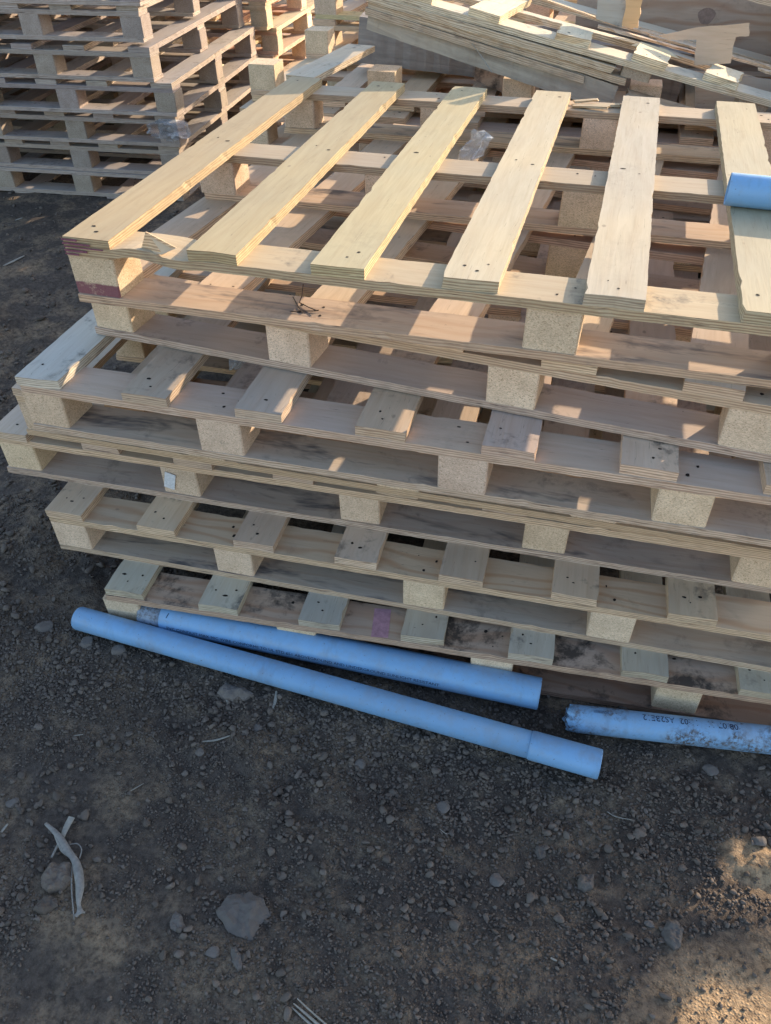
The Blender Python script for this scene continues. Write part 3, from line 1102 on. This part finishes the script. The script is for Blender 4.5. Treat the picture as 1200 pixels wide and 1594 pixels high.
for i, (x, y, z, ln, a_, tl) in enumerate(((1.10, .22, .004, .42, .35, .06), (1.32, .33, .0, .50, -.22, -.05), (.70, .36, .010, .38, .12, .08), (1.55, .24, .006, .36, .75, .10), (1.22, .40, -.01, .60, -.05, .0))):
    obj('splinter', board_mesh(ln, (.022, .030, .018, .026, .045)[i], .007, M['plyold'], seed=200 + i, rag=.006), tp, (x, y, z), (0, tl, a_), jit((.56, .46, .34)))
for i, (x, y, ln, a_) in enumerate(((.93, 1.215, .13, .10), (.915, 1.19, .10, -.08), (.90, 1.235, .07, .3))):
    obj('splinter', board_mesh(ln, .018, .005, M['ply'], seed=210 + i, rag=.004), p1, (x, y, PH - DT + .004 + .003 * i), (0, -.05, a_), (.46, .36, .24))


def sheet(name, label, cat, pts, y, thick, mat, col, lean=0.0, parent=None, roughen=0, seed=0):
    """a sheet of wood standing upright, outline given as seen; real thickness"""
    r = random.Random(seed)
    P_ = [aty(px, py, y) for px, py in pts]
    if roughen:
        Q = []
        for i, a_ in enumerate(P_):
            b_ = P_[(i + 1) % len(P_)]
            for k in range(4):
                p = a_.lerp(b_, k / 4)
                if k:
                    p += Vector((r.uniform(-1, 1), 0, r.uniform(-1, 1))) * roughen
                Q.append(p)
        P_ = Q
    c = sum(P_, Vector()) / len(P_)
    n = len(P_)
    # local: x across, y up, z = thickness so that the plywood edges show their layers
    V = [(p.x - c.x, p.z - c.z, thick / 2) for p in P_] + [(p.x - c.x, p.z - c.z, -thick / 2) for p in P_]
    area = sum(V[i][0] * V[(i + 1) % n][1] - V[(i + 1) % n][0] * V[i][1] for i in range(n))
    f1, f2 = tuple(range(n)), tuple(range(2 * n - 1, n - 1, -1))
    sides = [(i, i + n, (i + 1) % n + n, (i + 1) % n) for i in range(n)]
    if area < 0:
        f1, f2 = f1[::-1], f2[::-1]
        sides = [q[::-1] for q in sides]
    o = obj(name, mesh(name, V, [f1, f2] + sides, [M[mat]]), parent, c, (math.pi / 2 - lean, 0, 0), col)
    if label:
        tag(o, label, cat)
    return o


# scrap lying about the tilted pallet
sheet('plywood_sheet', 'large brown plywood sheet standing upright behind the tilted pallet, dark knot near its top', 'plywood',
      [(905, -90), (1330, -60), (1330, 240), (880, 240)], 2.25, .018, 'plygrain', (.40, .31, .245), lean=.10)
kn = []
kc = aty(1101, 27, 2.19)
for i in range(18):
    a_ = 2 * math.pi * i / 18
    kn.append((.030 * math.cos(a_) * (1 + .12 * math.sin(3 * a_)), .026 * math.sin(a_), 0))
ps = bpy.data.objects['plywood_sheet']
bpy.context.view_layer.update()
ko = obj('knot', mesh('knot', kn, [tuple(range(18))], [make_plain('knot_wood', (.25, .18, .145), .85, 70, .25, .1)]), ps)
kl = ps.matrix_world.inverted() @ kc
ko.location = (kl.x, kl.y, .0095)
sheet('wood_scrap', 'torn T-shaped piece of thin plywood standing on the tilted pallet', 'scrap',
      [(1025, 55), (1085, 43), (1167, 36), (1166, 56), (1145, 58), (1141, 73), (1137, 98), (1080, 101), (1084, 62), (1040, 62)], 1.66, .005, 'ply', (.56, .40, .29), lean=.15, roughen=.0015, seed=4)
sheet('wood_scrap', 'broken upright plywood stub, grey face with a torn orange edge, at the top edge', 'scrap',
      [(935, -60), (928, 28), (945, 34), (968, 42), (975, 10), (982, -60)], 1.72, .018, 'plyold', (.42, .40, .37), roughen=.001, seed=5)
sheet('wood_scrap', 'splintered orange strip of wood beside the upright plywood stub', 'scrap',
      [(983, -60), (974, 12), (968, 40), (980, 44), (993, 44), (1000, 0), (1003, -60)], 1.70, .016, 'ply', (.62, .42, .25), lean=-.2, roughen=.003, seed=6)
bo = obj('wood_board', board_mesh(.7, .10, .02, M['ply'], seed=3), None, aty(1235, 12, 2.05), (0, .22, .1), (.50, .42, .33))
tag(bo, 'pale board crossing the top right corner in front of the brown sheet', 'board')
# grey slab under the tilted pallet
sa, sb = aty(556, 88, 1.93), aty(1060, 150, 1.93)
so_ = obj('wood_beam', board_mesh(sb.x - sa.x, .20, .15, M['timber'], seed=9, rag=.008, nx=40), None, ((sa.x + sb.x) / 2, 2.03, -.060), (0, .06, .0), (.30, .265, .24))
tag(so_, 'thick grey weathered beam lying under the tilted pallet', 'beam')
tb = obj('wood_beam', board_mesh(.82, .10, .075, M['timber'], seed=19, rag=.004, nx=40), None, (.575, 1.56, .028), (0, TA + .045, .0), (.42, .36, .29))
tag(tb, 'tilted timber right under the left end of the tilted pallet', 'beam')
ck = [(742, 103), (750, 68), (800, 72), (862, 100), (897, 122), (890, 133), (865, 138), (846, 150), (800, 152), (775, 138), (741, 125)]
sheet('wood_chunk', 'angular brown chunk of split wood in front of the thick grey beam', 'wood', ck, 1.84, .09, 'plydirt', (.36, .28, .22), lean=.2, roughen=.002, seed=7)
sheet('plywood_offcut', 'grey plywood offcut standing behind the right end of the front stack', 'plywood',
      [(1082, 112), (1230, 128), (1230, 290), (1082, 270)], 1.75, .018, 'plyold', (.40, .36, .32), lean=.1)
lb_ = obj('wood_board', board_mesh(.47, .1, .018, M['plyold'], [(-.2, .02), (-.18, -.02), (.19, .01)], seed=33), None, (.052, 1.51, -.010), (0, 0, math.pi / 2 - .13), (.50, .43, .34))
tag(lb_, 'loose board carrying on behind the first board of the top pallet', 'board')

# unseen stack and board screen, added at right to shape the sun patches
cr = empty('sun_screen', (2.4, 1.60, GZ), (0, 0, 0), 'unseen board screen added right of the picture to shape sun patches', 'sun_screen')
for nm, xa, xb, za, zb in (('sun_screen_panel', 1.75, 3.4, GZ, -.112), ('sun_screen_post', 1.75, 2.84, -.112, -.052), ('rail', 1.75, 3.4, -.052, .004), ('sun_screen_top', 1.75, 2.965, .004, .165)):  # all boards here, the rail too, belong to the added sun screen
    obj(nm, board_mesh(xb - xa, zb - za - .001, .018, M['plyold'], seed=xa + za), cr, ((xa + xb) / 2 - 2.4, 0, (za + zb) / 2 - GZ), (math.pi / 2, 0, 0), (.5, .42, .33))
r1 = make_pallet('unseen pallet added right of the picture as sun block, topmost', (2.80, 1.66, .155), math.pi / 2, 'unseen pallets added right of the picture to block sun', deck=TAN, cross=TAN, bottom=TAN, seed=61)  # added out of view to keep sun off the dirt
for k in range(1, 8):
    copy_thing(r1, 'unseen pallet added right of the picture as sun block, number %s below its top' % ('one two three four five six seven'.split()[k - 1]),
               (r1.location.x + random.uniform(-.03, .03), r1.location.y + random.uniform(-.02, .02), r1.location.z - PH * k), math.pi / 2 + random.uniform(-.02, .02))


def film(name, label, c, size, seed, rot=(0, 0, 0)):
    r = random.Random(seed)
    n = 11
    V, F = [], []
    for s_ in (0, 1):
        for i in range(n):
            for j in range(n):
                u, v_ = i / (n - 1) - .5, j / (n - 1) - .5
                fl = r.random()
                V.append((u * size[0] * (1 - .3 * abs(v_)) , v_ * size[1], size[2] * (math.cos(u * 9 + 3 * v_ + seed) * .5 + math.sin(v_ * 13 + seed) * .4) + (r.uniform(-1, 1) * size[2] * .75 if s_ == 0 else 0) - s_ * .0004))
    for k in range(n * n):
        if True:
            a_ = V[k]
            V[k + n * n] = (a_[0], a_[1], a_[2] - .0005)
    N = n * n
    for i in range(n - 1):
        for j in range(n - 1):
            if math.hypot(i / (n - 1) - .5, j / (n - 1) - .5) > .52 + .1 * r.random():
                continue
            a_ = i * n + j
            F.append((a_, a_ + n, a_ + n + 1, a_ + 1))
            F.append((N + a_, N + a_ + 1, N + a_ + n + 1, N + a_ + n))
    o = obj(name, mesh(name, V, F, [M['film']]), None, c, rot)
    tag(o, label, 'plastic film', 'scraps of plastic film')


film('plastic_film', 'crumpled clear plastic film on the top stack near the middle, sunlit', (.655, .80, -.038), (.055, .115, .014), 3, (1.0, .35, -.5))
film('plastic_film', 'torn plastic film hanging at the corner of the far left stack', (-.99, 2.18, -.47), (.20, .09, .03), 5, (1.2, 0, .2))
film('plastic_film', 'crumpled plastic film inside the front stack, seen through the third pallet', (.18, .45, -.52), (.22, .10, .02), 8)

# ------------------------------------------------------------------ pipes
def frame(p0, p1_):
    d = (Vector(p1_) - Vector(p0))
    L = d.length
    x = d.normalized()
    z = Vector((0, 0, 1))
    y = z.cross(x).normalized()
    z = x.cross(y)
    mm = Matrix((x, y, z)).transposed().to_4x4()
    mm.translation = Vector(p0)
    return mm, L


def tube_mesh(prof, wall, mat, n=56, rag=None, a0=0, a1=2 * math.pi):
    """prof: list of (x, radius) along local X; hollow"""
    vs, fs = [], []
    full = abs(a1 - a0 - 2 * math.pi) < 1e-6
    m_ = n if full else n + 1
    def ring(x, r, k):
        for i in range(m_):
            a = a0 + (a1 - a0) * i / n
            xx = x + (rag(a, k) if rag else 0)
            vs.append((xx, r * math.cos(a), r * math.sin(a)))
    K = len(prof)
    for k, (x, r) in enumerate(prof):
        ring(x, r, k / (K - 1))
    for k, (x, r) in reversed(list(enumerate(prof))):
        ring(x, r - wall, k / (K - 1))
    T = 2 * K
    for k in range(T):
        k2 = (k + 1) % T
        for i in range(n):
            j = (i + 1) % m_
            fs.append((k * m_ + i, k * m_ + j, k2 * m_ + j, k2 * m_ + i))
    if not full:
        for i in (0, n):
            f = [k * m_ + i for k in range(T)]
            fs.append(tuple(f))
    me = mesh('tube', vs, fs, [mat], smooth=True)
    return me


def pipe_text(body, size, x0, ang, r, parent, flip=False, name='printed_text', squeeze=1.0):
    cu = bpy.data.curves.new('lettering', 'FONT')
    cu.body = body
    cu.size = size
    cu.resolution_u = 2
    to = bpy.data.objects.new('lettering', cu)
    COL.objects.link(to)
    bpy.context.view_layer.update()
    me = bpy.data.meshes.new_from_object(to.evaluated_get(bpy.context.evaluated_depsgraph_get()))
    bpy.data.objects.remove(to)
    s = -1 if flip else 1
    for v in me.vertices:
        x = x0 + s * v.co.x * squeeze
        a = ang + s * v.co.y / r
        v.co = (x, (r + .0004) * math.sin(a), (r + .0004) * math.cos(a))
    me.materials.clear()
    me.materials.append(M['ink'])
    return obj(name, me, parent)


def ground_pipe(label, pa, pb, r, mat, prof=None, rag=None, z_off=0):
    e = None
    mm, L = frame(pa, pb)
    o = bpy.data.objects.new('blue_pipe', None)
    COL.objects.link(o)
    o.matrix_world = mm
    tag(o, label, 'pipe', 'blue plastic pipes')
    return o, L


# near long pipe
A = at(122, 962, GZ + .03)
B = at(934, 1190, GZ + .03)
n1, L1 = ground_pipe('longest blue pipe, nearest the camera, lying across the dirt', A, B, .03, 'pipe')
obj('pipe_body', tube_mesh([(0, .0285), (.004, .030), (L1 * .11, .0302), (L1 * .885, .0300)], .004, M['pipe']), n1)
obj('pipe_socket', tube_mesh([(L1 * .885 - .001, .0306), (L1 * .885 + .004, .0318), (L1 - .003, .0322), (L1, .0315)], .005, M['pipe']), n1)
# far thick pipe resting against the stack
A = at(222, 952, GZ + .045)
B = at(840, 1080, GZ + .038)
n2, L2 = ground_pipe('thicker blue pipe with printed lettering between near pipe and stack', A, B, .037, 'pipe')
obj('pipe_body', tube_mesh([(.062, .0355), (.064, .0372), (L2 - .003, .0372), (L2, .0362)], .004, M['pipe']), n2)
obj('pipe_spigot', tube_mesh([(0, .0300), (.004, .0325), (.066, .0338)], .004, M['spigot']), n2)
pipe_text('PVC CONDUIT MAX 90C WIRE CONFORMS TO UL STD 651 ABOVEGROUND AND UNDERGROUND SUNLIGHT RESISTANT', .0125, .085, -1.58, .0372, n2, squeeze=1.0)
tk = []
for q in range(8):
    tk.append((.083 + .004 * q / 7, -.75 + .35 * q / 7))
pv = []
for xx, a_ in tk:
    for dx in (-.0009, .0009):
        pv.append((xx + dx, .0376 * math.sin(a_), .0376 * math.cos(a_)))
obj('pen_mark', mesh('pen_mark', pv, [(2 * q, 2 * q + 1, 2 * q + 3, 2 * q + 2) for q in range(7)], [M['ink']]), n2)
# muddy pipe at the right
A = at(884, 1117, GZ + .032)
B = at(1200, 1152, GZ + .030)
B = A + (B - A) * 1.9
def ragf(a, k):
    return (1 - k) * (.010 * math.sin(a * 2 + .5) + .005 * math.sin(a * 7) + .003 * math.sin(a * 13)) * .55 if k < .5 else 0
n3, L3 = ground_pipe('muddy blue pipe with broken end and upside-down lettering, at lower right', A, B, .031, 'pipedirt')
obj('pipe_body', tube_mesh([(0, .0305), (.02, .031), (L3, .031)], .004, M['pipedirt'], rag=ragf), n3)
pipe_text('08/07 11   11:02  AS2BE12', .022, .36, .30, .031, n3, flip=True, squeeze=.85)
pipe_text('IIIIIIIIIIIIII', .012, .085, .22, .031, n3, flip=True, squeeze=.8)
# pipe on top of the stack at the right
A = Vector((1.236, .470, .0312))
B = Vector((2.10, .418, .0312))
n4, L4 = ground_pipe('short blue pipe lying on the sunlit top pallet at the right edge', A, B, .031, 'pipe')
obj('pipe_body', tube_mesh([(0, .0302), (.003, .031), (L4, .031)], .0035, M['pipe']), n4)
pipe_text('PVC CONDUIT SCH 40', .007, .10, -1.25, .031, n4)

# ------------------------------------------------------------------ dry plant scraps, sticks, wire
def ribbon(pts, widths, thick=.0012, curl=.25):
    """closed curled strip following pts (Vectors)"""
    vs, fs = [], []
    n = len(pts)
    cs = 5
    for i, p in enumerate(pts):
        d = (pts[min(i + 1, n - 1)] - pts[max(i - 1, 0)]).normalized()
        s = d.cross(Vector((0, 0, 1))).normalized()
        u = s.cross(d)
        for side in (1, -1):
            for j in range(cs):
                t_ = -1 + 2 * j / (cs - 1)
                vs.append(tuple(p + s * (t_ * widths[i] / 2) + u * (curl * widths[i] * (1 - t_ * t_) + side * thick / 2)))
    st = 2 * cs
    for i in range(n - 1):
        for j in range(cs - 1):
            a_ = i * st + j
            fs.append((a_, a_ + 1, a_ + st + 1, a_ + st))
            b_ = a_ + cs
            fs.append((b_, b_ + st, b_ + st + 1, b_ + 1))
        fs.append((i * st, (i + 1) * st, (i + 1) * st + cs, i * st + cs))
        fs.append((i * st + cs - 1, i * st + 2 * cs - 1, (i + 1) * st + 2 * cs - 1, (i + 1) * st + cs - 1))
    for i in (0, n - 1):
        fs.append(tuple([i * st + j for j in range(cs)] + [i * st + cs + j for j in reversed(range(cs))]))
    return vs, fs


def px_path(pp, lift=.006):
    out = []
    for q in pp:
        p = at(q[0], q[1], GZ + .004)
        z = float(gheight(p.x, p.y))
        out.append(Vector((p.x, p.y, z + lift + (q[2] if len(q) > 2 else 0))))
    # refine with Catmull-Rom
    res = []
    P_ = [out[0]] + out + [out[-1]]
    for i in range(1, len(P_) - 2):
        for k in range(5):
            t_ = k / 5
            a_, b_, c_, d_ = P_[i - 1], P_[i], P_[i + 1], P_[i + 2]
            res.append(.5 * ((2 * b_) + (c_ - a_) * t_ + (2 * a_ - 5 * b_ + 4 * c_ - d_) * t_ ** 2 + (3 * b_ - a_ - 3 * c_ + d_) * t_ ** 3))
    res.append(out[-1])
    return res


def wlerp(ws, n):
    return [float(np.interp(i / (n - 1), np.linspace(0, 1, len(ws)), ws)) for i in range(n)]


def scrap(name, label, cat, strips, mat, group=None, lift=.006, curl=.25):
    V, F = [], []
    for pp, ws in strips:
        pts = px_path(pp, lift)
        a_, b_ = ribbon(pts, wlerp(ws, len(pts)), curl=curl)
        k = len(V)
        V += a_
        F += [tuple(i + k for i in f) for f in b_]
    c = Vector((sum(v[0] for v in V) / len(V), sum(v[1] for v in V) / len(V), min(v[2] for v in V)))
    V = [tuple(Vector(v) - c) for v in V]
    o = obj(name, mesh(name, V, F, [mat], smooth=True), None, c)
    tag(o, label, cat, group)
    return o


scrap('dry_husk', 'twisted dry plant husk with a forked top, lying on the dirt at the left', 'husk', [
    ([(72, 1284, .01), (92, 1303, .012), (108, 1328, .016), (121, 1348, .014), (127, 1380, .012), (124, 1408, .006), (127, 1424, .002)], [.006, .011, .014, .012, .018, .016, .007, .013]),
    ([(86, 1300, .010), (100, 1326, .014), (118, 1340, .012)], [.004, .010, .006]),
    ([(98, 1302, .008), (80, 1335, .002)], [.007, .004]),
    ([(110, 1317, .012), (122, 1316, .012), (129, 1326, .012), (126, 1340, .012)], [.002, .0022, .0022, .002]),
    ([(114, 1348, .008), (113, 1385, .006), (116, 1432, .001)], [.0028, .003, .002]),
    ([(124, 1398, .004), (123, 1420, .003), (118, 1427, .001)], [.006, .007, .009]),
    ([(124, 1420, .003), (133, 1421, .001)], [.006, .003])], M['husk'])
scrap('wood_chip', 'pale blue-grey flat chip crossing the top of the dry husk', 'chip', [
    ([(113, 1274, .012), (104, 1290, .010), (96, 1306, .006)], [.014, .013, .008])], M['straw'], curl=.05)
scrap('straw_stalk', 'three pale straws at the bottom edge of the dirt', 'straw', [
    ([(463, 1556, .006), (480, 1572, .006), (505, 1594, .006), (530, 1615, .004)], [.002, .0026, .003, .003]),
    ([(457, 1563, .004), (475, 1578, .004), (498, 1598, .004), (520, 1620, .003)], [.002, .004, .005, .005]),
    ([(454, 1568, .001), (472, 1584, .001), (490, 1600, .001)], [.002, .004, .005])], M['straw'], lift=.003)
STICKS = [
    ('short pale chip of wood below the middle of the near pipe', [(348, 1073), (354, 1092)], .006),
    ('curled scrap of dry leaf below the near pipe', [(430, 1075), (428, 1090), (423, 1102)], .008),
    ('thin pale stick lying crosswise on the dirt', [(313, 1149), (335, 1147), (358, 1143)], .005),
    ('thin dark twig right of the pale stick', [(372, 1148), (388, 1166)], .002),
    ('pale straw at the left edge of the dirt', [(2, 1296), (12, 1282)], .006),
    ('thin curled root in the gravel of the open dirt', [(685, 1285), (695, 1292), (703, 1288)], .0018),
    ('pair of thin pale stalks among stones below the pipe end', [(948, 1255), (962, 1264), (985, 1272)], .0022),
    ('short thin stalk at the centre left of the dirt', [(200, 1230), (222, 1215)], .0018),
    ('wood splinter lying on far dirt at the left edge', [(20, 456), (36, 450), (52, 442)], .016),
    ('small splinter on the far dirt above the longer one', [(36, 383), (48, 380)], .012),
    ('tiny pale chip at the foot of the lit dirt', [(858, 1488), (868, 1493)], .004),
    ('thin straw beside the gravel at left', [(113, 1143), (128, 1140)], .003),
]
for lb, pp, wd_ in STICKS:
    scrap('twig' if wd_ < .003 else 'wood_chip', lb, 'twig' if wd_ < .003 else 'chip', [(pp, [wd_ * .6, wd_, wd_ * .5])], M['straw'] if 'dark' not in lb else M['wire'], 'scraps lying on the dirt', lift=.004, curl=.1)


def wire_mesh(paths, r, mat, n=6):
    V, F = [], []
    for pts in paths:
        pts = [Vector(p) for p in pts]
        k0 = len(V)
        for i, p in enumerate(pts):
            d = (pts[min(i + 1, len(pts) - 1)] - pts[max(i - 1, 0)]).normalized()
            s = d.orthogonal().normalized() if i == 0 else (s - d * s.dot(d)).normalized()
            u = d.cross(s)
            for j in range(n):
                a_ = 2 * math.pi * j / n
                V.append(tuple(p + s * r * math.cos(a_) + u * r * math.sin(a_)))
        for i in range(len(pts) - 1):
            for j in range(n):
                a_ = k0 + i * n + j
                b_ = k0 + i * n + (j + 1) % n
                F.append((a_, b_, b_ + n, a_ + n))
        F.append(tuple(k0 + j for j in range(n)))
        F.append(tuple(k0 + (len(pts) - 1) * n + j for j in reversed(range(n))))
    return mesh('wire', V, F, [mat], smooth=True)


zA = -PH + BT          # top of the top pallet's bottom board
def az(px, py, h=0):
    p = at(px, py, zA + h)
    return (p.x, p.y, p.z)
wo = obj('bent_wire', wire_mesh([[az(456, 462, .003), az(463, 475, .002), az(471, 487, .002)],
                                 [az(452, 485, .003), az(470, 484, .002), az(486, 484, .003), az(496, 483, .004)],
                                 [az(472, 443, .02), az(470, 460, .012), az(466, 471, .003), az(480, 478, .004), az(494, 484, .006)]], .0011, M['wire']))
tag(wo, 'crossed bits of dark bent wire lying on the second board from the top, sunlit spot', 'wire')
so2 = obj('straw_stalk', wire_mesh([[tuple(aty(735, 68, 1.48)), tuple(aty(748, 86, 1.46)), tuple(aty(766, 113, 1.44))]], .0013, M['straw']))
tag(so2, 'thin pale straw hanging in front of the grey beam below the tilted pallet', 'straw')
